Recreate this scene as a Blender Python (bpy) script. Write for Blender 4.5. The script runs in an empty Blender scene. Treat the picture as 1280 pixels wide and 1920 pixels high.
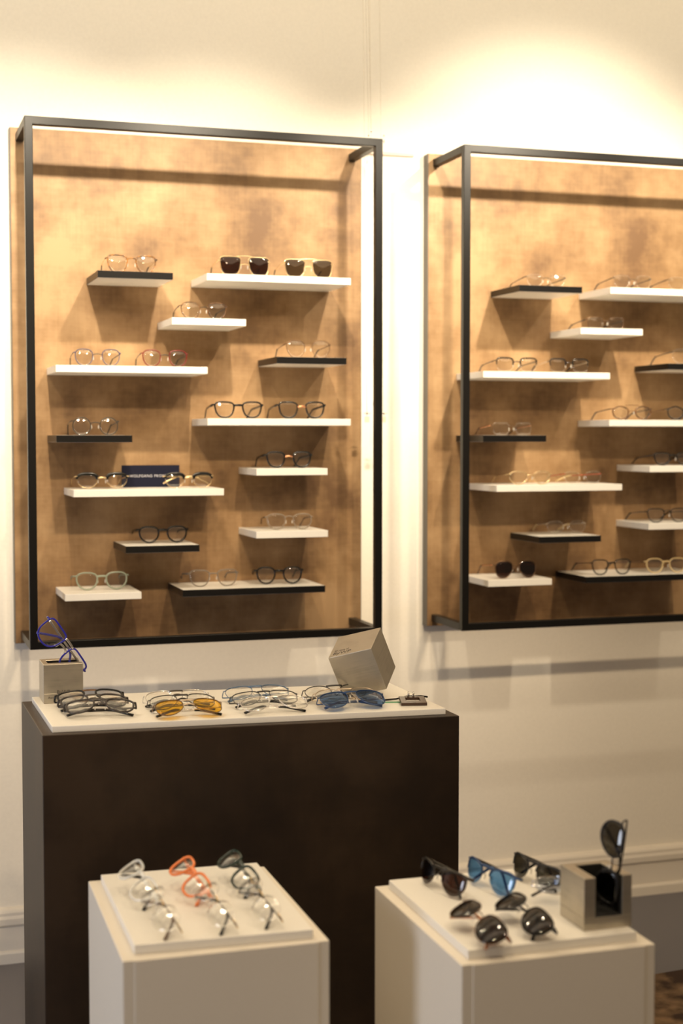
import bpy, bmesh, math, random
from mathutils import Matrix, Vector, Euler
random.seed(7)
S = bpy.context.scene
COL = S.collection
R = math.radians
# ---------------------------------------------------------------- camera
cam = bpy.data.cameras.new('camera')
camo = bpy.data.objects.new('camera', cam); COL.objects.link(camo)
camo.location = (0, 0, 1.416)
camo.rotation_euler = (R(90 - 2.97), 0, R(-17.86))
cam.sensor_fit = 'VERTICAL'; cam.sensor_height = 36; cam.sensor_width = 24
cam.lens = 2757.2 / 1920 * 36
cam.dof.use_dof = True; cam.dof.focus_distance = 3.12; cam.dof.aperture_fstop = 2.7
cam.clip_start = .05
S.camera = camo
# ---------------------------------------------------------------- exposure
S.view_settings.view_transform = 'Standard'; S.view_settings.look = 'None'
S.view_settings.gamma = 1; S.view_settings.use_curve_mapping = False
S.view_settings.exposure = 0.0
# ---------------------------------------------------------------- world: dim warm room light
W = bpy.data.worlds.new('world'); S.world = W; W.use_nodes = True
W.node_tree.nodes['Background'].inputs[0].default_value = (1, .72, .48, 1)
W.node_tree.nodes['Background'].inputs[1].default_value = .205
# ---------------------------------------------------------------- lights
def spot(x, y, z, tx, ty, tz, power, ang, blend, rad=.022, col=(1, .85, .64)):
    l = bpy.data.lights.new('track_or_added_spot', 'SPOT'); l.energy = power; l.color = col
    l.spot_size = R(ang); l.spot_blend = blend; l.shadow_soft_size = rad
    o = bpy.data.objects.new('track_or_added_spot', l); COL.objects.link(o); o.location = (x, y, z)
    o.rotation_euler = (Vector((tx, ty, tz)) - Vector((x, y, z))).to_track_quat('-Z', 'Y').to_euler()
    return o
KEY = 1.7
for x, p, tz, ang in ((-.13, 44, 1.8, 66), (.385, 58, 1.8, 66), (.90, 58, 1.8, 66), (1.415, 56, 1.75, 60), (1.93, 78, 1.9, 76), (2.445, 32, 1.8, 64)):
    spot(x, 2.88, 2.50, x + .01, 3.95, tz, p * KEY, ang, 1.0)
def area(loc, target, sx, sy, power, col):
    l = bpy.data.lights.new('area', 'AREA'); l.shape = 'RECTANGLE'; l.size = sx; l.size_y = sy; l.energy = power; l.color = col
    o = bpy.data.objects.new('area', l); COL.objects.link(o); o.location = loc
    o.rotation_euler = (Vector(target) - Vector(loc)).to_track_quat('-Z', 'Y').to_euler()
    return o
area((.9, 2.15, 2.93), (.9, 3.985, .8), 4.2, 1.0, 14, (1, .77, .52))        # unseen soft fill, added to lift the lower wall and panels
area((1.0, 3.15, 2.93), (1.0, 3.985, 2.3), 5.0, .25, 27, (1, .86, .63))     # added strip of fill light, out of view, brightening the upper wall
spot(.15, 1.15, 2.92, .50, 2.28, .67, 52, 46, .7, .035, (1, .78, .50))     # downlights over the low plinths
spot(1.35, 1.15, 2.92, .97, 2.12, .67, 52, 46, .7, .035, (1, .78, .50))
for lx, ly, tx_, ty_, pw in ((-.36, 3.42, .47, 2.28, 36), (-.12, 3.22, .47, 2.28, 32), (1.12, 2.70, .95, 2.10, 26)):
    spot(lx, ly, 2.92, tx_, ty_, .67, pw, 34, .7, .03, (1, .82, .58))  # added out of view so the lenses mirror them as highlights
for lx, tx_, tz_, pw in ((.35, .45, .82, 160), (1.15, 1.1, .80, 160), (2.2, 2.15, .73, 180)):     # ceiling spots aimed across the tall plinth at the wall below the panels
    spot(lx, .75, 2.92, tx_, 3.985, tz_, pw, 34, 1.0, .05, (1, .77, .50))
area((-2.6, 1.5, .8), (.35, 2.2, .3), 1.0, 1.2, 44, (.80, .86, 1))        # shop window far to the left
# ================================================================ materials
def newmat(name):
    m = bpy.data.materials.new(name); m.use_nodes = True
    return m, m.node_tree, m.node_tree.nodes['Principled BSDF']
def plain(name, col, rough=.5, metal=0, bump=0, bscale=300, coat=0, spec=.5):
    m, t, b = newmat(name)
    b.inputs['Roughness'].default_value = rough; b.inputs['Metallic'].default_value = metal
    b.inputs['Coat Weight'].default_value = coat; b.inputs['Specular IOR Level'].default_value = spec
    tc = t.nodes.new('ShaderNodeTexCoord'); n = t.nodes.new('ShaderNodeTexNoise'); n.inputs['Scale'].default_value = bscale
    t.links.new(tc.outputs['Object'], n.inputs['Vector'])
    r = t.nodes.new('ShaderNodeValToRGB'); t.links.new(n.outputs['Fac'], r.inputs[0])
    r.color_ramp.elements[0].color = (*[c * .95 for c in col], 1); r.color_ramp.elements[1].color = (*[min(1, c * 1.05) for c in col], 1)
    t.links.new(r.outputs[0], b.inputs['Base Color'])
    if bump:
        bm_ = t.nodes.new('ShaderNodeBump'); bm_.inputs['Strength'].default_value = bump; bm_.inputs['Distance'].default_value = .002
        t.links.new(n.outputs['Fac'], bm_.inputs['Height']); t.links.new(bm_.outputs[0], b.inputs['Normal'])
    return m
def mottled(name, c0, c1, c2, rough, metal, spec=.5, cloth=.07):
    """cloudy metallic laminate with a fine cross weave"""
    m, t, b = newmat(name); N = t.nodes.new; L = t.links.new
    tc = N('ShaderNodeTexCoord')
    n1 = N('ShaderNodeTexNoise'); n1.inputs['Scale'].default_value = 4; n1.inputs['Detail'].default_value = 5; n1.inputs['Roughness'].default_value = .6
    L(tc.outputs['Object'], n1.inputs['Vector'])
    def streak(sx, sz):
        mp = N('ShaderNodeMapping'); mp.inputs['Scale'].default_value = (sx, sx, sz); L(tc.outputs['Object'], mp.inputs[0])
        n = N('ShaderNodeTexNoise'); n.inputs['Scale'].default_value = 1; n.inputs['Detail'].default_value = 4; L(mp.outputs[0], n.inputs['Vector']); return n
    a, c = streak(12, 150), streak(150, 10)
    mx = N('ShaderNodeMath'); mx.operation = 'ADD'; L(a.outputs['Fac'], mx.inputs[0]); L(c.outputs['Fac'], mx.inputs[1])
    m2 = N('ShaderNodeMath'); m2.operation = 'MULTIPLY_ADD'; m2.inputs[1].default_value = cloth; L(mx.outputs[0], m2.inputs[0]); L(n1.outputs['Fac'], m2.inputs[2])
    m3 = N('ShaderNodeMath'); m3.operation = 'SUBTRACT'; m3.inputs[1].default_value = cloth; L(m2.outputs[0], m3.inputs[0])
    r = N('ShaderNodeValToRGB'); e = r.color_ramp.elements
    e[0].position = .37; e[0].color = (*c0, 1); e[1].position = .63; e[1].color = (*c2, 1); k = e.new(.5); k.color = (*c1, 1)
    L(m3.outputs[0], r.inputs[0]); L(r.outputs[0], b.inputs['Base Color'])
    bp = N('ShaderNodeBump'); bp.inputs['Strength'].default_value = .25; bp.inputs['Distance'].default_value = .0006
    L(mx.outputs[0], bp.inputs['Height']); L(bp.outputs[0], b.inputs['Normal'])
    b.inputs['Roughness'].default_value = rough; b.inputs['Metallic'].default_value = metal; b.inputs['Specular IOR Level'].default_value = spec
    return m
def brushed(name, col, rough=.36):
    m, t, b = newmat(name); N = t.nodes.new; L = t.links.new
    tc = N('ShaderNodeTexCoord'); mp = N('ShaderNodeMapping'); mp.inputs['Scale'].default_value = (12, 12, 260); L(tc.outputs['Object'], mp.inputs[0])
    n = N('ShaderNodeTexNoise'); n.inputs['Scale'].default_value = 1; n.inputs['Detail'].default_value = 3; L(mp.outputs[0], n.inputs['Vector'])
    n2 = N('ShaderNodeTexNoise'); n2.inputs['Scale'].default_value = 30; L(tc.outputs['Object'], n2.inputs['Vector'])
    ad = N('ShaderNodeMath'); ad.operation = 'ADD'; L(n.outputs['Fac'], ad.inputs[0]); L(n2.outputs['Fac'], ad.inputs[1])
    r = N('ShaderNodeValToRGB'); r.color_ramp.elements[0].position = .7; r.color_ramp.elements[1].position = 1.3 / 1.3
    r.color_ramp.elements[0].color = (*[c * .86 for c in col], 1); r.color_ramp.elements[1].color = (*col, 1)
    L(ad.outputs[0], r.inputs[0]); L(r.outputs[0], b.inputs['Base Color'])
    b.inputs['Metallic'].default_value = .85; b.inputs['Roughness'].default_value = rough
    return m
def lensmat(name, tint, rough=.015, refl=1.0, ior=1.6):
    m = bpy.data.materials.new(name); m.use_nodes = True; t = m.node_tree; t.nodes.clear(); N = t.nodes.new; L = t.links.new
    out = N('ShaderNodeOutputMaterial'); mix = N('ShaderNodeMixShader'); lw = N('ShaderNodeLayerWeight'); lw.inputs[0].default_value = .5
    pw = N('ShaderNodeMath'); pw.operation = 'POWER'; pw.inputs[1].default_value = 5; L(lw.outputs['Facing'], pw.inputs[0])
    f0 = ((ior - 1) / (ior + 1)) ** 2; f = N('ShaderNodeMath'); f.operation = 'MULTIPLY_ADD'; f.inputs[1].default_value = 1 - f0; f.inputs[2].default_value = f0; L(pw.outputs[0], f.inputs[0])
    tr = N('ShaderNodeBsdfTransparent'); tr.inputs[0].default_value = (*tint, 1)
    g = N('ShaderNodeBsdfGlossy'); g.inputs['Roughness'].default_value = rough; g.inputs[0].default_value = (refl, refl, refl, 1)
    L(f.outputs[0], mix.inputs[0]); L(tr.outputs[0], mix.inputs[1]); L(g.outputs[0], mix.inputs[2]); L(mix.outputs[0], out.inputs[0])
    return m
def tortoise(name, c0, c1, scale=120):
    m, t, b = newmat(name); N = t.nodes.new; L = t.links.new
    tc = N('ShaderNodeTexCoord'); n = N('ShaderNodeTexNoise'); n.inputs['Scale'].default_value = scale; n.inputs['Detail'].default_value = 2
    L(tc.outputs['Object'], n.inputs['Vector']); r = N('ShaderNodeValToRGB'); L(n.outputs['Fac'], r.inputs[0])
    r.color_ramp.elements[0].position = .42; r.color_ramp.elements[1].position = .58
    r.color_ramp.elements[0].color = (*c0, 1); r.color_ramp.elements[1].color = (*c1, 1)
    L(r.outputs[0], b.inputs['Base Color']); b.inputs['Roughness'].default_value = .2
    return m
def clearplastic(name, col, a=.55):
    m, t, b = newmat(name); b.inputs['Base Color'].default_value = (*col, 1); b.inputs['Roughness'].default_value = .12
    b.inputs['Alpha'].default_value = a
    return m
M = {
 'wall': plain('wall_paint', (.84, .79, .69), .75, bump=.04, bscale=120),
 'carpet': plain('carpet', (.18, .17, .178), .95, bump=.8, bscale=420),
 'trim': plain('trim_paint', (.80, .74, .64), .55),
 'panel': mottled('bronze_laminate', (.140, .074, .031), (.255, .148, .065), (.375, .235, .115), .5, .12),
 'dark': mottled('dark_bronze_laminate', (.016, .009, .005), (.024, .0135, .007), (.036, .021, .011), .42, .0, .3),
 'edge': plain('panel_edge', (.10, .085, .065), .45),
 'blackmetal': plain('black_powder_coat', (.005, .0045, .004), .38, bump=.03, bscale=900, spec=.26),
 'white': plain('white_lacquer', (.82, .79, .72), .35),
 'blackedge': plain('black_edge_band', (.006, .0055, .005), .33, spec=.3),
 'plinth': plain('white_laminate', (.72, .66, .56), .5, bump=.05, bscale=500),
 'cube': brushed('brushed_steel', (.50, .455, .375)),
 'slot': plain('dark_lining', (.008, .007, .006), .8),
 'ink': plain('dark_ink', (.05, .04, .035), .6),
 'navy': plain('navy_card', (.007, .008, .022), .8, spec=.2), 'silverink': plain('silver_ink', (.55, .55, .6), .4),
 'black': plain('black_acetate', (.004, .0035, .003), .22, spec=.35), 'blackbrown': plain('black_brown_acetate', (.018, .011, .009), .25), 'blackmat': plain('black_matte_metal', (.010, .009, .009), .4),
 'darkgrey': plain('dark_grey_metal', (.05, .048, .05), .3, .5), 'gun': plain('gunmetal', (.055, .048, .04), .3, .7),
 'silver': plain('silver_metal', (.72, .70, .68), .22, 1), 'gold': plain('gold_metal', (.78, .60, .34), .22, 1),
 'bronze': plain('bronze_metal', (.15, .085, .045), .28, .8), 'copper': plain('copper_metal', (.70, .33, .17), .25, 1),
 'blue': plain('blue_enamel', (.02, .02, .30), .25), 'slate': plain('slate_blue_metal', (.10, .16, .26), .3, .5),
 'steelblue': plain('denim_blue_metal', (.03, .07, .17), .3, .3), 'bluerim': plain('pale_blue_rim', (.03, .035, .10), .3),
 'redrim': plain('red_acetate', (.13, .007, .005), .25), 'sage': plain('sage_green_acetate', (.24, .27, .20), .3),
 'beige': plain('beige_metal', (.55, .45, .34), .3, .7), 'taupe': plain('taupe_acetate', (.22, .17, .12), .3),
 'greige': plain('grey_brown_acetate', (.16, .13, .10), .3),
 'orange': clearplastic('orange_acetate', (.85, .24, .07), .9), 'crystal': clearplastic('crystal_acetate', (.85, .85, .80), .5),
 'champagne': clearplastic('champagne_acetate', (.72, .55, .28), .6), 'bottle': plain('bottle_green_acetate', (.015, .03, .022), .15),
 'tort': tortoise('tortoiseshell', (.035, .012, .003), (.26, .11, .025)), 'darktort': tortoise('dark_tortoiseshell', (.03, .012, .005), (.16, .07, .025)),
 'pad': clearplastic('silicone_pad', (.9, .87, .8), .45), 'brownwood': plain('dark_brown_plate', (.045, .020, .010), .25),
 'red': plain('red_metal', (.35, .07, .03), .3, .4), 'tag': plain('paper_tag', (.75, .62, .46), .8), 'greenstrip': plain('green_strip', (.05, .32, .13), .5),
 'thread': clearplastic('clear_thread', (.75, .66, .5), .55), 'bead': plain('chrome_bead', (.95, .95, .95), .08, 1), 'rug': None,
 'l_clear': lensmat('clear_lens', (.955, .955, .945), ior=1.75), 'l_brown': lensmat('brown_sun_lens', (.22, .15, .13)),
 'l_grey': lensmat('grey_sun_lens', (.34, .32, .28)), 'l_yellow': lensmat('yellow_lens', (.92, .70, .13)),
 'l_blue': lensmat('blue_lens', (.30, .44, .66)), 'l_sky': lensmat('light_blue_lens', (.33, .53, .76)), 'l_pale': lensmat('pale_grey_lens', (.80, .83, .88)),
 'l_dark': lensmat('dark_mirror_lens', (.16, .13, .10), refl=.55, ior=1.9), 'l_smoke': lensmat('smoke_lens', (.25, .24, .21)),
 'l_choc': lensmat('chocolate_lens', (.20, .12, .09)), 'l_ol': lensmat('olive_lens', (.20, .18, .12)),
}
def rugmat():
    m, t, b = newmat('brown_patterned_rug'); N = t.nodes.new; L = t.links.new
    tc = N('ShaderNodeTexCoord'); n = N('ShaderNodeTexNoise'); n.inputs['Scale'].default_value = 9; n.inputs['Detail'].default_value = 4
    L(tc.outputs['Object'], n.inputs['Vector']); r = N('ShaderNodeValToRGB'); L(n.outputs['Fac'], r.inputs[0])
    e = r.color_ramp.elements; e[0].position = .42; e[0].color = (.045, .02, .008, 1); e[1].position = .58; e[1].color = (.28, .17, .085, 1)
    L(r.outputs[0], b.inputs['Base Color']); b.inputs['Roughness'].default_value = .95
    n2 = N('ShaderNodeTexNoise'); n2.inputs['Scale'].default_value = 500; L(tc.outputs['Object'], n2.inputs['Vector'])
    bp = N('ShaderNodeBump'); bp.inputs['Strength'].default_value = .8; bp.inputs['Distance'].default_value = .004; L(n2.outputs['Fac'], bp.inputs['Height']); L(bp.outputs[0], b.inputs['Normal'])
    return m
M['rug'] = rugmat()
# ================================================================ mesh helpers
def link(name, me, mat, parent=None):
    o = bpy.data.objects.new(name, me); COL.objects.link(o)
    if mat is not None: me.materials.append(M[mat] if isinstance(mat, str) else mat)
    if parent is not None: o.parent = parent
    return o
def tag(o, label=None, cat=None, group=None, kind=None):
    if label: o['label'] = label
    if cat: o['category'] = cat
    if group: o['group'] = group
    if kind: o['kind'] = kind
    return o
def empty(name, loc, rot=(0, 0, 0)):
    o = bpy.data.objects.new(name, None); COL.objects.link(o); o.location = loc; o.rotation_euler = rot
    o.empty_display_size = .03
    return o
class MB:
    def __init__(s): s.v = []; s.f = []; s.sm = []
    def add(s, vs, fs, smooth=True):
        n = len(s.v); s.v += [tuple(p) for p in vs]; s.f += [tuple(i + n for i in f) for f in fs]; s.sm += [smooth] * len(fs)
        return s
    def box(s, x0, x1, y0, y1, z0, z1):
        return s.prism([(x0, y0), (x1, y0), (x1, y1), (x0, y1)], z0, z1)
    def prism(s, plan, z0, z1):
        n = len(plan); v = [(x, y, z0) for x, y in plan] + [(x, y, z1) for x, y in plan]
        f = [tuple(reversed(range(n))), tuple(range(n, 2 * n))] + [(i, (i + 1) % n, n + (i + 1) % n, n + i) for i in range(n)]
        return s.add(v, f, False)
    def tube(s, pts, a, b, up=(0, 0, 1), closed=False, k=8, ex=1.0, cap=True):
        """sweep an (a along side, b along up) oval along pts; a and b may be lists"""
        pts = [Vector(p) for p in pts]; n = len(pts); up = Vector(up); V = []; F = []
        for i, p in enumerate(pts):
            t = (pts[(i + 1) % n] - pts[i - 1]) if closed else (pts[min(i + 1, n - 1)] - pts[max(i - 1, 0)])
            t.normalize(); side = t.cross(up)
            if side.length < 1e-6: side = t.cross(Vector((0.3, 1, 0.2)))
            side.normalize(); u = side.cross(t)
            ai = a[i] if isinstance(a, (list, tuple)) else a; bi = b[i] if isinstance(b, (list, tuple)) else b
            for j in range(k):
                q = 2 * math.pi * (j + .5) / k; c, sn = math.cos(q), math.sin(q)
                c = math.copysign(abs(c) ** ex, c); sn = math.copysign(abs(sn) ** ex, sn)
                V.append(p + side * (c * ai) + u * (sn * bi))
        m = n if closed else n - 1
        for i in range(m):
            i2 = (i + 1) % n
            for j in range(k):
                j2 = (j + 1) % k; F.append((i * k + j, i2 * k + j, i2 * k + j2, i * k + j2))
        if not closed and cap: F.append(tuple(range(k))); F.append(tuple((n - 1) * k + j for j in reversed(range(k))))
        return s.add(V, F)
    def ball(s, c, rx, ry, rz, n=10, m=6):
        V = [(c[0], c[1], c[2] + rz)]; F = []
        for i in range(1, m):
            ph = math.pi * i / m
            for j in range(n):
                th = 2 * math.pi * j / n; V.append((c[0] + rx * math.sin(ph) * math.cos(th), c[1] + ry * math.sin(ph) * math.sin(th), c[2] + rz * math.cos(ph)))
        V.append((c[0], c[1], c[2] - rz)); last = len(V) - 1
        for j in range(n):
            F.append((0, 1 + j, 1 + (j + 1) % n)); F.append((last, last - n + (j + 1) % n, last - n + j))
            for i in range(m - 2): F.append((1 + i * n + j, 1 + (i + 1) * n + j, 1 + (i + 1) * n + (j + 1) % n, 1 + i * n + (j + 1) % n))
        return s.add(V, F)
    def build(s, name, mat, parent=None, bevel=0, seg=2):
        me = bpy.data.meshes.new(name); me.from_pydata(s.v, [], s.f)
        for p, q in zip(me.polygons, s.sm): p.use_smooth = q
        bm = bmesh.new(); bm.from_mesh(me); bmesh.ops.recalc_face_normals(bm, faces=bm.faces)
        if bevel: bmesh.ops.bevel(bm, geom=[e for e in bm.edges if len(e.link_faces) == 2 and e.calc_face_angle(0) > .5], offset=bevel, segments=seg, profile=.5, affect='EDGES')
        bm.to_mesh(me); bm.free(); me.update()
        return link(name, me, mat, parent)
def lettering(name, text, size, mat, parent, matrix, align='LEFT', spacing=1.0):
    cu = bpy.data.curves.new(name, 'FONT'); cu.body = text; cu.size = size; cu.extrude = .0002; cu.align_x = align; cu.space_character = spacing
    o = bpy.data.objects.new(name + '_curve', cu); COL.objects.link(o)
    dg = bpy.context.evaluated_depsgraph_get(); me = bpy.data.meshes.new_from_object(o.evaluated_get(dg))
    bpy.data.objects.remove(o); me.materials.clear()
    t = link(name, me, mat, parent); t.matrix_basis = matrix
    return t
def kids(o): return [c for c in bpy.data.objects if c.parent == o]
CH = {}
def lowest(root, zmin=True):
    def walk(o, mat):
        lo = 9.
        if o.type == 'MESH':
            for v in o.data.vertices: lo = min(lo, (mat @ v.co).z)
        for c in CH.get(o.name, []): lo = min(lo, walk(c, mat @ c.matrix_basis))
        return lo
    return walk(root, root.matrix_basis)
def rest(root, z, sink=0.0):
    root.location.z += z - lowest(root) - sink
# ================================================================ setting
def structure(name, mb, mat, bevel=0): return tag(mb.build(name, mat, None, bevel), kind='structure')
FLOOR = 0
structure('floor', MB().box(-4, 6, -2, 3.985, -.05, 0), 'carpet')
structure('ceiling', MB().box(-4, 6, 1.0, 3.985, 2.96, 3.0), 'wall')
structure('wall_back', MB().box(-4, 6, 3.985, 4.05, -.05, 3.0), 'wall')
bb = MB()
prof = [(3.985, 0), (3.964, 0), (3.964, .027), (3.968, .032), (3.973, .033), (3.973, .098), (3.968, .101), (3.963, .106), (3.962, .122), (3.966, .130), (3.966, .138), (3.970, .144), (3.976, .148), (3.985, .149)]
n = len(prof)
bb.add([(-4, y, z) for y, z in prof] + [(6, y, z) for y, z in prof], [(i, i + 1, n + i + 1, n + i) for i in range(n - 1)] + [(n - 1, 0, n, 2 * n - 1), tuple(range(n)), tuple(reversed(range(n, 2 * n)))], False)
structure('baseboard_back', bb, 'trim')
structure('trim_1', MB().box(1.345, 1.500, 3.978, 3.985, 2.211, 2.221), plain('rail_pinkish_white', (.62, .50, .42), .5), .002)
# ================================================================ wall panels with square-tube frames
DX = 1.166
def display_panel(dx, label):
    root = tag(empty('eyewear_wall_display', (dx + .8485, 3.985, .866)), label, 'display panel', 'bronze display panels on the wall')
    x0, x1, z0, z1 = -.4815, .4815, 0, 1.352
    b = MB().box(x0, x1, -.035, 0, z0, z1).build('backboard', 'panel', root, .001)
    MB().box(x0 - .0015, x0, -.0345, 0, z0, z1).build('edge_band', 'edge', root); MB().box(x1, x1 + .0015, -.0345, 0, z0, z1).build('edge_band', 'edge', root)
    fx0, fx1, fz0, fz1, yf, w = -.468, .4655, .014, 1.336, -.265, .020
    f = MB()
    out = [(fx0, fz0), (fx1, fz0), (fx1, fz1), (fx0, fz1)]; inn = [(fx0 + w, fz0 + w), (fx1 - w, fz0 + w), (fx1 - w, fz1 - w), (fx0 + w, fz1 - w)]
    V = [(x, y, z) for y in (yf, yf + w) for x, z in out + inn]
    F = []
    for i in range(4):
        j = (i + 1) % 4
        F += [(i, j, 4 + j, 4 + i), (8 + i, 12 + i, 12 + j, 8 + j), (i, 8 + i, 8 + j, j), (4 + i, 4 + j, 12 + j, 12 + i)]
    f.add(V, F, False).build('frame', 'blackmetal', root, .0012)
    for ax in (fx0, fx1 - w):
        for az in (fz0, fz1 - w):
            MB().box(ax, ax + w, yf + w, -.035, az, az + w).build('arm', 'blackmetal', root, .0008)
    return root
display_panel(0, 'left bronze display panel with a black square-tube frame standing off it')
display_panel(DX, 'right bronze display panel cut off by the photo edge, with black standoff frame')
# ================================================================ shelves
SH = [('S1', .562, .193, 1.834, 'b'), ('S2', .844, .392, 1.836, 'w'), ('S3', .752, .196, 1.720, 'w'), ('S4', .455, .390, 1.594, 'w'), ('S5', 1.031, .193, 1.624, 'b'),
      ('S6', .455, .192, 1.417, 'b'), ('S7', .844, .392, 1.461, 'w'), ('S8', .975, .196, 1.329, 'w'), ('S9', .497, .390, 1.278, 'w'), ('S10', .628, .193, 1.132, 'b'),
      ('S11', .974, .198, 1.163, 'w'), ('S12', .473, .195, 1.0135, 'w'), ('S13', .776, .388, 1.0145, 'b')]
SL = {
 'S1': ('short black-edged shelf, topmost on the left panel, under the tortoiseshell glasses', 'black-edged shelf, topmost on the right panel, under glasses with clear lenses'),
 'S2': ('long white shelf at upper right of the left panel, under two pairs of sunglasses', 'long white shelf running off the photo edge at top of the right panel'),
 'S3': ('short white shelf below the two sunglasses on the left panel, holding one brown pair', 'short white shelf, second row of the right panel, holding one rimless rectangular pair'),
 'S4': ('long white shelf under the blue-rimmed and red-rimmed round glasses', 'long white shelf under two black-browed half-rim glasses on the right panel'),
 'S5': ('short black-edged shelf at right of the left panel under thin panto glasses', 'black-edged shelf cut by the right photo edge, under a clear pair'),
 'S6': ('short black shelf seen edge-on at the left side of the left panel', 'short black shelf seen edge-on at the left side of the right panel'),
 'S7': ('long white shelf under two black pairs side by side on the left panel', 'long white shelf under dark tortoiseshell hexagonal glasses on the right panel'),
 'S8': ('short white shelf under a single black pair with copper bridge', 'white shelf below the tortoiseshell hexagonal glasses, cut by the photo edge'),
 'S9': ('long white shelf carrying the navy name card and two browline glasses', 'long white shelf under gold and copper-red glasses on the right panel'),
 'S10': ('short black-edged shelf under a thick black round pair, below the navy card', 'short black-edged shelf under pale rimless glasses above the brown aviators'),
 'S11': ('short white shelf under taupe round glasses at right of the left panel', 'white shelf holding thin black glasses at the right photo edge, fifth row down'),
 'S12': ('short white shelf at bottom left of the left panel under sage green glasses', 'short white shelf at bottom left of the right panel under brown aviator sunglasses'),
 'S13': ('long black-edged shelf at the bottom of the left panel under two pairs', 'long black-edged shelf at the bottom of the right panel')}
YS0, YS1, TH = 3.755, 3.950, .018
def shelf(x, w, z, kind, label, grp):
    root_loc = (x, YS1, z)
    if kind == 'w':
        o = MB().box(0, w, YS0 - YS1, 0, -TH, 0).build('wall_shelf', 'white', None, .0008)
        o.location = root_loc; return tag(o, label, 'shelf', grp)
    r = tag(empty('wall_shelf', root_loc), label, 'shelf', grp)
    MB().box(.0012, w - .0012, YS0 - YS1 + .0012, 0, -TH, 0).build('board', 'white', r)
    e = MB(); d = YS0 - YS1
    e.box(0, w, d, d + .0012, -TH + .0004, -.0002); e.box(0, .0012, d + .0012, 0, -TH + .0004, -.0002); e.box(w - .0012, w, d + .0012, 0, -TH + .0004, -.0002)
    tag(e.build('edge_band', 'blackedge', r), 'black edge band')
    return r
SZ = {}
for k, x, w, z, c in SH:
    SZ[k] = z
    shelf(x, w, z, c, SL[k][0], 'shelves on the left panel')
    shelf(x + DX, w, z, c, SL[k][1], 'shelves on the right panel')
# ================================================================ plinths and boards
def plinth(name, plan, z1, mat, label, front_panel=False, grp=None):
    cx = sum(p[0] for p in plan) / 4; cy = sum(p[1] for p in plan) / 4
    r = tag(empty(name, (cx, cy, 0)), label, 'plinth', grp)
    P = [(x - cx, y - cy) for x, y in plan]
    MB().prism(P, 0, z1).build('body', mat, r, .0015)
    if front_panel:
        (ax, ay), (bx, by) = P[0], P[1]
        def q(t, o): return (ax + (bx - ax) * t, ay + (by - ay) * t - o)
        MB().prism([q(.055, .0012), q(.945, .0012), q(.945, -.002), q(.055, -.002)], 0.0, z1 - .001).build('front_panel', mat, r, .0008)
    return r
plinth('tall_plinth', [(.298, 2.716), (1.100, 2.658), (1.098, 3.021), (.296, 3.079)], .866, 'dark', 'tall dark brown plinth in front of the left wall panel')
plinth('display_plinth', [(.339, 2.082), (.650, 2.076), (.654, 2.475), (.347, 2.483)], .658, 'plinth', 'low white plinth at left front, carrying the clear and orange glasses', True, 'low white plinths in front')
plinth('display_plinth', [(.799, 1.918), (1.108, 1.912), (1.111, 2.300), (.802, 2.306)], .658, 'plinth', 'low white plinth at right front, carrying dark sunglasses and a metal cube', True, 'low white plinths in front')
def board(plan, z0, z1, label):
    cx = sum(p[0] for p in plan) / 4; cy = sum(p[1] for p in plan) / 4
    o = MB().prism([(x - cx, y - cy) for x, y in plan], 0, z1 - z0).build('display_board', 'white', None, .001)
    o.location = (cx, cy, z0); return tag(o, label, 'board', 'white display boards on plinths')
ZT, ZL = .878, .672
board([(.318, 2.735), (1.080, 2.680), (1.076, 2.998), (.315, 3.058)], .866, ZT, 'long white display board on top of the tall dark brown plinth')
board([(.360, 2.105), (.629, 2.091), (.636, 2.455), (.366, 2.467)], .658, ZL, 'square white board on the left low plinth under six glasses')
board([(.816, 1.936), (1.088, 1.932), (1.091, 2.284), (.821, 2.289)], .658, ZL, 'square white board on the right low plinth under the sunglasses')
# ================================================================ glasses
SHAPES = dict(round=(2.1, 2.1, .02, 0, 0), panto=(2.7, 2.1, .13, .02, 0), square=(3.2, 2.5, .19, .03, .02), rect=(4.2, 3.4, .06, .02, 0),
              navigator=(4.6, 2.7, .14, 0, .06), aviator=(2.8, 2.0, .10, -.04, .20), hexa=(2.6, 2.2, .14, .0, .0), oval=(2.2, 2.0, .05, .04, .06),
              wrap=(3.2, 1.9, .10, .10, .18), pilot=(3.0, 2.3, .14, -.05, .15), flat=(5.0, 2.4, .08, 0, .06))
def lens_curve(shape, a, b, n=44):
    nt, nb, tp, sl, sk = SHAPES[shape]; out = []
    for i in range(n):
        t = 2 * math.pi * i / n; c, s = math.cos(t), math.sin(t)
        e = 2 / (nt if s >= 0 else nb)
        if shape == 'hexa':
            k = math.cos(math.pi / 6) / math.cos(((t + math.pi / 6) % (math.pi / 3)) - math.pi / 6); k = .45 * k + .55; x, z = c * k * 1.04, s * k * 1.08
        else:
            x = math.copysign(abs(c) ** e, c); z = math.copysign(abs(s) ** e, s)
        x = x * (1 + tp * z) + (sk * -z if z < 0 else 0) * .6
        z = z + sl * x
        out.append((x * a, z * b))
    x0 = min(p[0] for p in out); x1 = max(p[0] for p in out); z0 = min(p[1] for p in out); z1 = max(p[1] for p in out)
    return [((x - (x0 + x1) / 2) * 2 * a / (x1 - x0), (z - (z0 + z1) / 2) * 2 * b / (z1 - z0)) for x, z in out]
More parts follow.
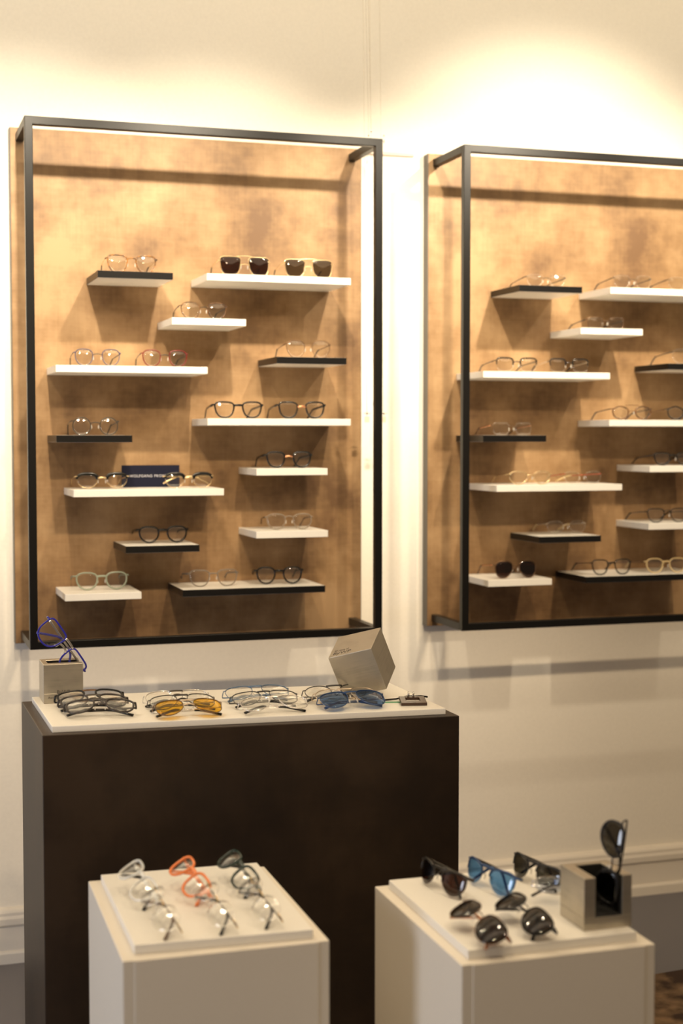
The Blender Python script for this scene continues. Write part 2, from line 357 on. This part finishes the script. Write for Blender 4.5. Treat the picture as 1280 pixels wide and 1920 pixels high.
def glasses(label, xyz, W, H, shape, frame, temple=None, tip=None, lens='l_clear', kind='full', rt=.0011, rd=.0014, bridge='bar', bmat=None, gap=.019,
            yaw=0, alpha=5, fold=(0, 0), pads=True, wrap=.35, tmp=(.0008, .0014), cat='glasses', group=None, hinge=.78, roll=None, tiltx=0, dome=.0022, brow=None, tl=.136, drop=None, name=None, autorest=True, hdepth=.006, endpiece=.004, tipm=(.0016, .0028)):
    temple = temple or frame; tip = tip or temple
    name = name or ('sunglasses' if cat == 'sunglasses' else 'eyeglasses')
    rot = (R(-alpha), R(tiltx), R(yaw)) if roll is None else (0, R(roll), R(yaw))
    root = tag(empty(name, xyz, rot), label, cat, group)
    def ch(o, p=root): CH.setdefault(p.name, []).append(o); return o
    a = (W / 2 - gap / 2 - endpiece) / 2; b = H / 2; cx = gap / 2 + a
    cur = lens_curve(shape, a - (rt if kind != 'rimless' else 0), b - (rt if kind != 'rimless' else 0))
    Y = lambda x: wrap * x * x
    fm = MB()
    for sd in (-1, 1):
        pts = [(sd * (cx + x), Y(cx + x), b + z) for x, z in cur]
        if sd < 0: pts = pts[::-1]
        nn = len(pts)
        if kind == 'full': fm.tube(pts, rt, rd, up=(0, 1, 0), closed=True, k=8)
        elif kind in ('semi', 'brow'):
            arc = [(cx + x, z) for x, z in cur if z > (b * .12 if kind == 'brow' else -b * .05)]
            cut = [p for p in arc]; cut.sort(key=lambda p: math.atan2(p[1] + b * .2, p[0] - cx))
            apts = [(sd * x, Y(x) - .0003, b + z) for x, z in cut]
            m_ = len(apts)
            prof_ = [rt * (1.0 + (1.0 if kind == 'brow' else .4) * math.sin(math.pi * min(1, (m_ - i) / m_ * .6 + .35))) for i in range(m_)]
            if kind == 'brow':
                ch(MB().tube(apts, prof_, rd, up=(0, 1, 0), k=8).build('brow_rim', brow, root))
                fm.tube(pts, .0007, .0009, up=(0, 1, 0), closed=True, k=6)
            else: fm.tube(apts, prof_, rd, up=(0, 1, 0), k=8)
        # lens
        V = []; F = []; rings = 5; nL = nn
        for face in (0, 1):
            V.append((sd * cx, Y(cx) - dome + face * .0014, b))
            for r_ in range(1, rings + 1):
                q = r_ / rings
                for x, z in cur:
                    V.append((sd * (cx + x * q), Y(cx + x * q) - dome * (1 - q * q) + face * .0014 * 1.0, b + z * q))
        st = 1 + rings * nL
        for face in (0, 1):
            o_ = face * st
            for j in range(nL):
                j2 = (j + 1) % nL; F.append((o_, o_ + 1 + j, o_ + 1 + j2))
                for r_ in range(rings - 1): F.append((o_ + 1 + r_ * nL + j, o_ + 1 + (r_ + 1) * nL + j, o_ + 1 + (r_ + 1) * nL + j2, o_ + 1 + r_ * nL + j2))
        for j in range(nL):
            j2 = (j + 1) % nL; e1 = 1 + (rings - 1) * nL; F.append((e1 + j, e1 + j2, st + e1 + j2, st + e1 + j))
        ch(MB().add(V, F).build('lens', lens, root))
    # bridge
    def inner(zr, tol=.22):   # innermost x of the rim at height fraction zr (-1..1)
        c = [x for x, z in cur if abs(z / b - zr) < tol and x < 0]
        return cx + (min(c) if c else -a)
    zb = b + b * (.48 if bridge in ('keyhole', 'saddle') else .30); bm_ = fm if bmat is None else MB(); bt = max(rt * .9, .0009)
    if bridge in ('bar', 'keyhole', 'saddle'):
        xi = inner(.48 if bridge in ('keyhole', 'saddle') else .30, .12); up_ = {'bar': .0025, 'keyhole': .004, 'saddle': .001}[bridge]
        th = {'bar': 1.0, 'keyhole': 1.15, 'saddle': 1.5}[bridge]
        pts = [(-xi - .0012 + (2 * xi + .0024) * i / 8, Y(xi) - .0022 * math.sin(math.pi * i / 8), zb + up_ * math.sin(math.pi * i / 8)) for i in range(9)]
        bm_.tube(pts, max(rd * .8, .0008), bt * th, up=(0, 0, 1), k=8)
    if bridge in ('double', 'browbar', 'H'):
        xi = inner(.1); z2 = b + b * .12
        if bridge != 'browbar':
            pts = [(-xi - .001 + (2 * xi + .002) * i / 8, Y(xi) - .0015 * math.sin(math.pi * i / 8), z2 + .003 * math.sin(math.pi * i / 8)) for i in range(9)]
            bm_.tube(pts, .0008, .0008 if bridge == 'double' else .0022, up=(0, 0, 1), k=8)
        xt = cx - a * .55 if bridge == 'double' else inner(.74, .12) + .001; zt = b + b * (1.0 if bridge == 'double' else .74)
        pts = [(-xt + 2 * xt * i / 8, Y(xt) - .001, zt + .0012 * math.sin(math.pi * i / 8)) for i in range(9)]
        bm_.tube(pts, .0009 if bridge == 'double' else .0011, .0009 if bridge == 'double' else .0026, up=(0, 0, 1), k=8)
    if bmat is not None: ch(bm_.build('bridge', bmat, root))
    # end pieces
    hx, hz, hy = W / 2 - .0012, 2 * b * hinge, Y(W / 2) + hdepth
    for sd in (-1, 1):
        xo = cx + a * .93
        tgt = brow if kind == 'brow' else None
        fm.tube([(sd * (xo - .002), Y(xo) - .0002, hz + .0005), (sd * (hx - .0012), Y(xo) + .0006, hz + .0003), (sd * hx, hy - .002, hz), (sd * hx, hy + .002, hz)], [max(rt, .0009)] * 4, [max(rd * .9, .0012, tmp[1] * .8)] * 4, up=(0, 0, 1), k=8)
    frame_o = ch(fm.build('front_frame' if kind != 'rimless' else 'bridge', frame, root))
    if pads:
        for sd in (-1, 1):
            xi = inner(-.1)
            MBp = MB().ball((sd * (xi - .0028), Y(xi) + .0062, b - b * .05), .0014, .0024, .0055, 8, 5)
            p = MBp.build('nose_pad', 'pad', frame_o); ch(p, frame_o)
            MB().tube([(sd * (xi - .0003), Y(xi), b + b * .1), (sd * (xi - .0005), Y(xi) + .004, b + b * .08), (sd * (xi - .0025), Y(xi) + .006, b - b * .02)], .0005, .0005, k=6).build('pad_arm', 'silver', frame_o)
    # temples
    dr = drop if drop is not None else hz - .0022 - (tl + .006) * math.tan(R(alpha))
    for sd, fo in ((-1, fold[0]), (1, fold[1])):
        b0 = tl - .040; P_ = [(0, 0), (.02, 0), (.05, 0), (b0 - .008, -.0005), (b0, -.04 * dr), (b0 + .008, -.16 * dr), (b0 + .019, -.44 * dr), (b0 + .030, -.73 * dr), (tl, -dr)]
        inw = lambda y: -sd * (.010 * (y / tl) ** 2)
        pp = [(inw(y), y, z) for y, z in P_]
        t = MB().tube(pp[:5] + [pp[5]], [tmp[0]] * 6, [tmp[1] * 1.15, tmp[1] * 1.1, tmp[1], tmp[1], tmp[1], tmp[1]], up=(0, 0, 1), k=8).build('temple', temple, root)
        t.location = (sd * hx, hy + (.0035 if (fo and sd < 0) else 0), hz); t.rotation_euler = (0, 0, sd * R(fo)); ch(t)
        k_ = 3 if tip != temple else 4
        tp_ = MB().tube(pp[k_:], [tipm[0] * .8] + [tipm[0]] * (len(pp) - k_ - 1), [tmp[1]] + [tipm[1] * .9] * (len(pp) - k_ - 2) + [tipm[1]], up=(0, .5, .5), k=8).build('temple_tip', tip, t)
        ch(tp_, t)
    if autorest: rest(root, xyz[2])
    return root
GL, GR = 'glasses on the left panel', 'glasses on the right panel'
Z = SZ
acet = dict(rt=.0023, rd=.0025, pads=False, tmp=(.0017, .0032), tipm=(.0018, .0036), bridge='saddle')
metal = dict(rt=.0009, rd=.0011)
F = FOLD = (88, 88)
# ---- left panel
glasses('tortoiseshell glasses alone on the topmost black-edged shelf of the left panel', (.657, 3.80, Z['S1']), .136, .048, 'square', 'tort', 'gold', 'black', rt=.0017, rd=.0022, bridge='keyhole', group=GL)
glasses('square sunglasses with dark brown lenses on the upper white shelf, gold double bridge', (.957, 3.80, Z['S2']), .144, .053, 'navigator', 'gold', 'gold', 'black', 'l_brown', bridge='double', cat='sunglasses', group=GL, **metal)
glasses('square sunglasses with grey lenses, right-hand pair on the upper white shelf', (1.133, 3.80, Z['S2']), .142, .052, 'navigator', 'gold', 'gold', 'gun', 'l_grey', bridge='double', cat='sunglasses', group=GL, **metal)
glasses('brown mottled thin glasses on the short white shelf under the sunglasses', (.846, 3.80, Z['S3']), .130, .046, 'panto', 'darktort', 'gun', 'gun', bridge='bar', bmat='gun', rt=.0011, rd=.0013, group=GL)
glasses('round glasses with pale blue rims and thin metal bridge', (.567, 3.80, Z['S4']), .124, .045, 'panto', 'bluerim', 'gun', 'gun', bridge='bar', bmat='gun', rt=.0011, rd=.0014, gap=.022, group=GL)
glasses('round glasses with red rims beside the blue-rimmed pair', (.742, 3.80, Z['S4']), .126, .046, 'panto', 'redrim', 'gun', 'gun', bridge='bar', bmat='gun', rt=.0015, rd=.0016, gap=.020, group=GL)
glasses('thin bronze panto glasses on the black-edged shelf at right of the left panel', (1.132, 3.80, Z['S5']), .130, .048, 'panto', 'bronze', 'bronze', 'gun', gap=.019, group=GL, **metal)
glasses('dark round metal glasses on the edge-on black shelf of the left panel', (.560, 3.80, Z['S6']), .126, .047, 'round', 'gun', 'gun', 'black', rt=.0013, rd=.0013, gap=.021, group=GL)
glasses('all-black square glasses, left-hand pair on the middle white shelf', (.938, 3.80, Z['S7']), .139, .046, 'square', 'black', group=GL, **acet)
glasses('black glasses with copper bridge, right-hand pair on the middle white shelf', (1.113, 3.80, Z['S7']), .138, .047, 'square', 'black', bmat='copper', group=GL, **{**acet, 'bridge': 'bar'})
glasses('black glasses with copper bridge alone on a short white shelf', (1.077, 3.80, Z['S8']), .134, .045, 'square', 'black', bmat='copper', group=GL, **{**acet, 'bridge': 'bar'})
glasses('black and gold browline glasses left of the navy name card', (.578, 3.812, Z['S9']), .142, .042, 'panto', 'gold', 'gold', 'gold', kind='brow', brow='black', rt=.0025, rd=.0016, bridge='bar', group=GL)
glasses('black and gold browline glasses at the right end of the navy name card', (.812, 3.840, Z['S9']), .139, .042, 'panto', 'gold', 'gold', 'gold', kind='brow', brow='black', rt=.0025, rd=.0016, bridge='bar', group=GL, fold=(74, 86))
glasses('thick black round glasses on the black-edged shelf below the navy card', (.741, 3.835, Z['S10']), .138, .046, 'panto', 'black', group=GL, **{**acet, 'rt': .0024})
glasses('taupe round glasses on a short white shelf at right of the left panel', (1.081, 3.812, Z['S11']), .132, .044, 'panto', 'taupe', 'darktort', 'darktort', rt=.0014, rd=.0018, bridge='keyhole', tmp=(.0014, .0022), group=GL, yaw=-6)
glasses('sage green acetate glasses on the bottom left white shelf', (.578, 3.832, Z['S12']), .143, .048, 'panto', 'sage', pads=True, rt=.0022, rd=.0024, bridge='saddle', tmp=(.0014, .0024), group=GL)
glasses('grey brown glasses, left-hand pair on the bottom black-edged shelf', (.874, 3.822, Z['S13']), .139, .046, 'square', 'greige', pads=True, rt=.0014, rd=.0018, bridge='saddle', tmp=(.0014, .0024), group=GL)
glasses('black panto glasses, right-hand pair on the bottom black-edged shelf', (1.055, 3.822, Z['S13']), .133, .048, 'panto', 'black', group=GL, yaw=-8, **acet)
# ---- right panel
glasses('pale half-seen clear glasses on the topmost black-edged shelf of the right panel', (1.832, 3.80, Z['S1']), .128, .037, 'square', 'gun', 'gun', 'gun', kind='rimless', group=GR)
glasses('rimless square glasses, first on the top white shelf of the right panel', (2.106, 3.80, Z['S2']), .127, .042, 'square', 'gun', 'gun', 'darkgrey', kind='rimless', group=GR)
glasses('rimless glasses cut by the photo edge on the top white shelf of the right panel', (2.285, 3.80, Z['S2']), .130, .042, 'panto', 'gun', 'gun', 'darkgrey', kind='rimless', group=GR)
glasses('small rimless rectangular glasses with brownish edges on the second shelf of the right panel', (2.021, 3.80, Z['S3']), .124, .036, 'rect', 'bronze', 'gun', 'darkgrey', kind='full', rt=.0006, rd=.0008, group=GR)
glasses('black-browed half-rim glasses nearest the black frame on the right panel', (1.743, 3.80, Z['S4']), .134, .042, 'rect', 'black', 'gun', 'darkgrey', kind='semi', rt=.0016, rd=.0014, group=GR)
glasses('black-browed half-rim glasses, right-hand pair on the same white shelf', (1.906, 3.80, Z['S4']), .130, .042, 'rect', 'black', 'beige', 'darkgrey', kind='semi', rt=.0016, rd=.0014, group=GR)
glasses('clear rimless glasses cut by the photo edge on a black-edged shelf', (2.305, 3.80, Z['S5']), .140, .046, 'panto', 'gun', 'gun', 'darkgrey', kind='rimless', group=GR)
glasses('rimless copper-templed glasses on the edge-on black shelf of the right panel', (1.730, 3.80, Z['S6']), .126, .037, 'rect', 'bronze', 'copper', 'darktort', kind='rimless', group=GR)
glasses('dark tortoiseshell hexagonal glasses with a double bridge on the right panel', (2.108, 3.80, Z['S7']), .135, .042, 'hexa', 'darktort', 'gun', 'darkgrey', rt=.0019, rd=.0016, bridge='double', group=GR)
glasses('black glasses cut by the photo edge beside the tortoiseshell hexagonal pair', (2.288, 3.80, Z['S7']), .136, .042, 'hexa', 'black', 'bronze', 'darkgrey', rt=.0019, rd=.0016, bridge='bar', group=GR)
glasses('dark round-cornered glasses at the photo edge below the tortoiseshell hexagonal pair', (2.246, 3.80, Z['S8']), .137, .039, 'square', 'black', 'darkgrey', 'black', rt=.0018, rd=.0016, bridge='saddle', group=GR)
glasses('gold panto glasses, left-hand pair on a white shelf of the right panel', (1.780, 3.785, Z['S9']), .135, .039, 'panto', 'gold', 'gold', 'gold', rt=.0012, rd=.0013, group=GR)
glasses('rimless glasses with copper-red bridge beside the gold pair', (1.944, 3.785, Z['S9']), .124, .037, 'panto', 'red', 'red', 'champagne', kind='rimless', group=GR, fold=(0, 40))
glasses('pale rimless glasses with cream temple tips on a black-edged shelf', (1.921, 3.84, Z['S10']), .132, .038, 'panto', 'beige', 'beige', 'champagne', kind='rimless', group=GR, fold=(0, 22), tl=.104, tipm=(.0022, .0036))
glasses('thin black rounded glasses at the photo edge on a white shelf', (2.222, 3.79, Z['S11']), .140, .042, 'square', 'black', 'darkgrey', 'black', rt=.0014, rd=.0018, bridge='keyhole', group=GR)
glasses('brown aviator sunglasses alone on the bottom left shelf of the right panel', (1.740, 3.790, Z['S12']), .134, .050, 'aviator', 'bronze', 'copper', 'darktort', 'l_choc', rt=.0012, rd=.0014, bridge='bar', cat='sunglasses', group=GR, wrap=.8)
glasses('black-brown square glasses, left-hand pair on the bottom shelf of the right panel', (2.041, 3.79, Z['S13']), .133, .046, 'square', 'black', 'bronze', 'black', group=GR, rt=.0018, rd=.0020, bridge='saddle', pads=False)
glasses('champagne gold clear glasses at the photo edge on the bottom shelf of the right panel', (2.220, 3.79, Z['S13']), .139, .045, 'panto', 'champagne', 'bronze', 'champagne', group=GR, rt=.0019, rd=.0020, bridge='saddle')
# ---- navy card
card = tag(empty('name_card', (.724, 3.915, Z['S9'])), 'navy card with silver lettering standing on a white shelf between browline glasses', 'card')
MB().box(-.078, .078, 0, .008, 0, .059).build('card', 'navy', card, .0006)
lettering('lettering', 'WOLFGANG PROKSCH', .0098, 'silverink', card, Matrix.Translation((0, -.0003, .027)) @ Matrix.Rotation(R(90), 4, 'X'), 'CENTER', 1.16)
# ---- tall plinth: folded glasses lying on the board, three deep in four columns
GT = 'folded glasses on the long white board'
lay = dict(alpha=66, fold=(87, 87), drop=.024, group=GT, tl=.130, hdepth=.011)
bk = dict(rt=.0021, rd=.0019, tmp=(.0013, .0024), tipm=(.0024, .0036))
mt = dict(rt=.0007, rd=.0010, tmp=(.0007, .0018), tipm=(.0023, .0034))
glasses('black-brown framed glasses, nearest of the three in front of the upright metal cube', (0.413, 2.776, ZT), .139, .046, 'pilot', 'blackbrown', 'blackbrown', 'black', bridge='H', wrap=1.4, yaw=-9, **bk, **lay)
glasses('dark brown framed glasses, middle of the three in front of the upright metal cube', (0.411, 2.832, ZT), .138, .045, 'pilot', 'blackbrown', 'blackbrown', 'black', bridge='H', bmat='gun', wrap=1.4, yaw=-4, **bk, **lay)
glasses('black framed glasses with gold bridge, rearmost of the three beside the upright metal cube', (0.414, 2.888, ZT), .139, .044, 'pilot', 'black', 'black', 'black', bridge='browbar', bmat='bronze', wrap=1.4, **bk, **lay)
glasses('yellow-lensed aviator glasses lying folded at the front of the board', (0.578, 2.721, ZT), .137, .050, 'aviator', 'bronze', 'silver', 'black', 'l_yellow', bridge='H', bmat='beige', wrap=1.2, **mt, **lay)
glasses('thin dark aviator glasses directly behind the yellow-lensed pair', (0.578, 2.780, ZT), .136, .048, 'aviator', 'gun', 'gun', 'black', bridge='H', bmat='black', wrap=1.2, **mt, **lay)
glasses('thin silver aviator glasses, rearmost behind the yellow-lensed pair', (0.578, 2.830, ZT), .135, .048, 'aviator', 'silver', 'silver', 'black', bridge='H', bmat='gun', wrap=1.2, **mt, **lay)
glasses('thin silver glasses with black tips, nearest of the third column from the left', (0.744, 2.708, ZT), .141, .046, 'pilot', 'silver', 'silver', 'black', bridge='browbar', wrap=1.2, **mt, **lay)
glasses('thin black glasses, middle of the third column from the left', (0.742, 2.770, ZT), .141, .046, 'pilot', 'blackmat', 'blackmat', 'black', bridge='browbar', wrap=1.2, **mt, **lay)
glasses('thin slate blue glasses, rearmost of the third column from the left', (0.743, 2.836, ZT), .140, .046, 'pilot', 'slate', 'slate', 'slate', bridge='browbar', wrap=1.2, **mt, **lay)
glasses('blue-lensed sunglasses with blue frame lying folded near the square fob', (0.906, 2.706, ZT), .142, .053, 'pilot', 'steelblue', 'steelblue', 'steelblue', 'l_blue', bridge='browbar', wrap=1.2, cat='sunglasses', yaw=3, **mt, **lay)
glasses('thin beige metal glasses between the blue sunglasses and a black pair', (0.905, 2.752, ZT), .138, .045, 'oval', 'beige', 'beige', 'beige', bridge='browbar', wrap=1.2, **mt, **lay)
glasses('thin black metal glasses lying just in front of the tilted metal cube', (0.896, 2.795, ZT), .137, .045, 'oval', 'blackmat', 'blackmat', 'blackmat', bridge='browbar', wrap=1.2, **mt, **lay)
# ---- low plinths
GLP = 'glasses lying on the left low plinth'
lay2 = dict(alpha=62, fold=(87, 87), drop=.026, group=GLP, tl=.128, hinge=.74, hdepth=.010, tiltx=9, dome=.0038)
glasses('crystal clear framed glasses at back left of the left low plinth', (0.379, 2.312, ZL), .136, .046, 'square', 'crystal', 'crystal', 'gun', yaw=-84, wrap=2.0, **{**acet, 'rt': .0023}, **lay2)
glasses('translucent orange glasses on the left low plinth', (0.462, 2.307, ZL), .136, .046, 'square', 'orange', 'orange', 'orange', yaw=-84, wrap=2.0, **{**acet, 'rt': .0023}, **lay2)
glasses('dark bottle green glasses at the back right of the left low plinth', (0.546, 2.321, ZL), .136, .044, 'square', 'bottle', 'bottle', 'black', yaw=-84, wrap=2.0, **{**acet, 'rt': .0021}, **lay2)
rl = dict(kind='rimless', bridge='bar', tmp=(.0008, .0012), tipm=(.0018, .0028), wrap=2.0)
glasses('rimless glasses with gold bridge, front left on the left low plinth', (0.388, 2.167, ZL), .138, .042, 'oval', 'gold', 'bronze', 'darktort', yaw=-85, **rl, **lay2)
glasses('rimless glasses with black temple tips, front middle below the orange pair', (0.471, 2.162, ZL), .138, .042, 'oval', 'gold', 'gun', 'black', yaw=-85, **rl, **lay2)
glasses('rimless glasses with dark tips, front right below the bottle green pair', (0.542, 2.167, ZL), .138, .042, 'oval', 'gold', 'gun', 'black', yaw=-85, **rl, **lay2)
GRP = 'sunglasses on the right low plinth'
st = dict(alpha=14, fold=F, drop=.034, group=GRP, tl=.120, cat='sunglasses', yaw=-79, wrap=2.6, kind='semi', rt=.0014, rd=.0016, bridge='browbar', tmp=(.0012, .0022), tipm=(.0018, .0028), hinge=.86)
glasses('upright half-rim sunglasses with dark brown lenses at back left', (0.869, 2.202, ZL), .142, .042, 'wrap', 'gun', 'gun', 'blackmat', 'l_choc', **st)
glasses('upright half-rim sunglasses with light blue lenses', (0.945, 2.182, ZL), .142, .042, 'wrap', 'steelblue', 'gun', 'steelblue', 'l_sky', **st)
glasses('upright half-rim sunglasses with grey-green lenses behind the slotted cube', (1.028, 2.182, ZL), .142, .042, 'wrap', 'blackmat', 'gun', 'black', 'l_smoke', **st)
ld = dict(alpha=64, fold=F, drop=.034, group=GRP, tl=.122, cat='sunglasses', yaw=-84, wrap=2.6, tiltx=6, rt=.0007, rd=.0010, bridge='bar', tmp=(.0010, .0020), dome=.004)
glasses('dark brown mirrored sunglasses lying face up at front left of the right low plinth', (0.827, 1.980, ZL), .140, .046, 'aviator', 'darktort', 'copper', 'copper', 'l_dark', **ld)
glasses('dark grey mirrored sunglasses lying face up left of the slotted cube', (0.907, 1.993, ZL), .140, .046, 'aviator', 'blackmat', 'gun', 'black', 'l_dark', **ld)
glasses('small pale grey glasses lying half behind the slotted cube', (1.050, 2.068, ZL), .120, .040, 'oval', 'silver', 'silver', 'gun', 'l_pale', **{**ld, 'cat': 'glasses', 'kind': 'rimless', 'yaw': -15})
# ================================================================ metal cubes
def slotted_cube(loc, yaw, s, label, w0, w1, depth, zb):
    """cube with a U-shaped notch open at its local -y side and at the top"""
    r = tag(empty('slotted_cube', loc, (0, 0, R(yaw))), label, 'display cube', 'metal cubes')
    a, b = (w0 - .5) * s, (w1 - .5) * s; h = s / 2; y1 = -h + depth * s
    plan = [(-h, -h), (a, -h), (a, y1), (b, y1), (b, -h), (h, -h), (h, h), (-h, h)]
    mb = MB()
    mb.prism([(-h, -h), (h, -h), (h, h), (-h, h)], 0, zb)
    n = len(plan)
    mb2 = MB().prism(plan, zb, s)
    mb.add(mb2.v, mb2.f, False); mb.build('body', 'cube', r, .0007)
    t = .0006; L = MB()
    L.box(a, a + t, -h + .0015, y1 - t, zb + t, s - .0015); L.box(b - t, b, -h + .0015, y1 - t, zb + t, s - .0015); L.box(a, b, y1 - t, y1, zb, s - .0015); L.box(a, b, -h + .0015, y1 - t, zb, zb + t)
    tag(L.build('slot_lining', 'slot', r), 'black lining of the slot')
    return r
CA = slotted_cube((.3690, 3.010, ZT), 90, .079, 'upright brushed metal cube with a top slot holding blue glasses', .26, .76, .86, .020)
rx = Matrix.Rotation(R(-90), 4, 'Z')
lettering('lettering', 'ByWP', .0105, 'ink', CA, rx @ Matrix.Translation((-.0135, -.0398, .0190)) @ Matrix.Rotation(R(90), 4, 'X'))
lettering('lettering', 'Anniversary', .0066, 'ink', CA, rx @ Matrix.Translation((-.0310, -.0398, .0098)) @ Matrix.Rotation(R(90), 4, 'X'))
CB = slotted_cube((1.053, 1.997, ZL), 0, .080, 'brushed metal cube with a black-lined front slot on the right low plinth', .24, .80, .86, .019)
# tilted cube balancing on a corner
def tilted_cube():
    A, Bc, C, D = Vector((1.004, 2.840, 1.019)), Vector((.931, 2.896, .996)), Vector((.883, 2.820, .964)), Vector((.956, 2.765, .988))
    Fv = Vector((.994, 2.777, .902)); s = .0949
    x = (D - C).normalized(); y = (Bc - C); y = (y - x * y.dot(x)).normalized(); z = x.cross(y)
    m = Matrix((x, y, z)).transposed().to_4x4(); m.translation = C
    G_ = C + (Fv - D)
    r = empty('metal_cube', (0, 0, 0)); tag(r, 'brushed metal cube balanced on one corner on the long white board', 'display cube', 'metal cubes')
    base = C - z * s
    r.matrix_basis = Matrix.Translation(base) @ m.to_3x3().to_4x4()
    o = MB().box(0, s, 0, s, 0, s).build('body', 'cube', r, .0006); CH.setdefault(r.name, []).append(o)
    lettering('lettering', 'ByWP', .0155, 'ink', r, Matrix.Translation((.0075, .0085, s + .0001)))
    lettering('lettering', '20 years of', .0070, 'ink', r, Matrix.Translation((.0080, .0235, s + .0001)))
    r.location += Vector((.003, .018, 0)); rest(r, ZT)
tilted_cube()
# glasses standing in the slots
glasses('blue framed glasses standing on end in the slot of the upright metal cube', (.3480, 3.004, .968), .140, .052, 'flat', 'blue', 'silver', 'blue', roll=57, yaw=4, fold=F, drop=.036, tl=.125, bridge='H', bmat='silver', rt=.0019, rd=.0014, wrap=1.0, tmp=(.0010, .0022), autorest=False)
glasses('dark smoke sunglasses standing on end in the slot of the right cube', (1.053, 1.995, .772), .140, .046, 'aviator', 'blackmat', 'blackmat', 'black', 'l_smoke', roll=98, yaw=-68, fold=F, drop=.034, tl=.120, bridge='bar', rt=.0014, rd=.0015, wrap=1.4, cat='sunglasses', autorest=False)
# ================================================================ small fob on the board
fob = tag(empty('square_fob', (1.036, 2.748, ZT), (0, 0, R(-14))), 'small brown square fob with a hole and chrome loops, right end of long board', 'fob')
pl = MB(); s_, i0, i1, j0, j1, t_ = .026, -.014, .014, -.010, .016, .006
out = [(-s_, -s_), (s_, -s_), (s_, s_), (-s_, s_)]; inn = [(i0, j0), (i1, j0), (i1, j1), (i0, j1)]
V = [(x, y, z) for z in (0, t_) for x, y in out + inn]; Fc = []
for i in range(4):
    j = (i + 1) % 4
    Fc += [(i, 4 + i, 4 + j, j), (8 + i, 8 + j, 12 + j, 12 + i), (i, j, 8 + j, 8 + i), (4 + i, 12 + i, 12 + j, 4 + j)]
pl_o = pl.add(V, Fc, False).build('plate', 'brownwood', fob, .0008); pl_o.rotation_euler = (R(5), 0, 0); pl_o.location = (0, 0, .0025)
for k in (-.006, .004):
    ring = [(k + .0015 * math.cos(q), .026 + .006 * math.cos(q), .0130 + .006 * math.sin(q)) for q in [2 * math.pi * i / 16 for i in range(16)]]
    tag(MB().tube(ring, .0014, .0014, up=(1, 0, 0), closed=True, k=8).build('loop', 'bead', fob), 'chrome loop')
MB().tube([(-.055, .034, .0018), (-.03, .032, .004), (-.008, .028, .010), (.020, .030, .010), (.034, .034, .007)], .0018, .0018, k=8).build('cord', 'black', fob)
MB().box(-.060, -.022, .012, .018, 0.0, .0012).build('strip', 'greenstrip', fob)
# ================================================================ hanging threads and tags between the panels
threads = [(1.318, 3.86, 1.475), (1.322, 3.86, 2.236), (1.329, 3.86, 2.247), (1.337, 3.86, 1.50), (1.366, 3.86, 1.475)]
tl_ = ['leftmost of five thin threads hanging from the ceiling between the panels', 'second thread from the left, ending in a small bead above the left panel corner', 'middle thread of five, ending in a small bead', 'fourth thread from the left, running down behind the black frame bar', 'rightmost thread between the panels, carrying a small tag at its end']
for (x, y, z), lb in zip(threads, tl_):
    r = tag(empty('hanging_thread', (x, y, z)), lb, 'thread', 'threads hanging between the panels')
    MB().tube([(0, 0, 0), (-.0085, 0, (2.96 - z) / 2), (-.017, 0, 2.96 - z)], .0005, .0005, up=(0, 1, 0), k=6).build('thread', 'thread', r)
    b_ = MB(); b_.ball((0, 0, .003), .0024, .0024, .0045, 10, 6)
    if x > 1.36: b_.ball((0, 0, .75), .0022, .0022, .006, 10, 6); b_.ball((0, 0, .765), .0022, .0022, .004, 10, 6)
    b_.build('bead', 'bead', r)
for (x, z), lb in zip(((1.318, 1.475), (1.366, 1.475)), ('small paper tag hanging left of the black frame bar between the panels', 'small paper tag hanging right of the black frame bar between the panels')):
    r = tag(empty('price_tag', (x, 3.86, z)), lb, 'tag', 'paper tags on threads')
    MB().box(-.007, .007, -.0005, .0005, -.022, -.006).build('card', 'tag', r)
    MB().tube([(-.010, -.001, .004), (0, -.001, .001), (.010, -.001, .003)], .0011, .0011, k=6).build('clip', 'bead', r)
    MB().tube([(0, 0, 0), (0, 0, -.007)], .0005, .0005, up=(0, 1, 0), k=6).build('loop', 'thread', r)
# ================================================================ rug
rg = MB().prism([(-1.3, -1.2), (1.0, -1.2), (1.0, 0), (-1.3, .0)], 0, .008).build('rug', 'rug', None, .003)
rg.location = (2.6, 3.41, 0); rg.rotation_euler = (0, 0, R(5)); tag(rg, 'brown mottled rug on the grey carpet at lower right', 'rug')
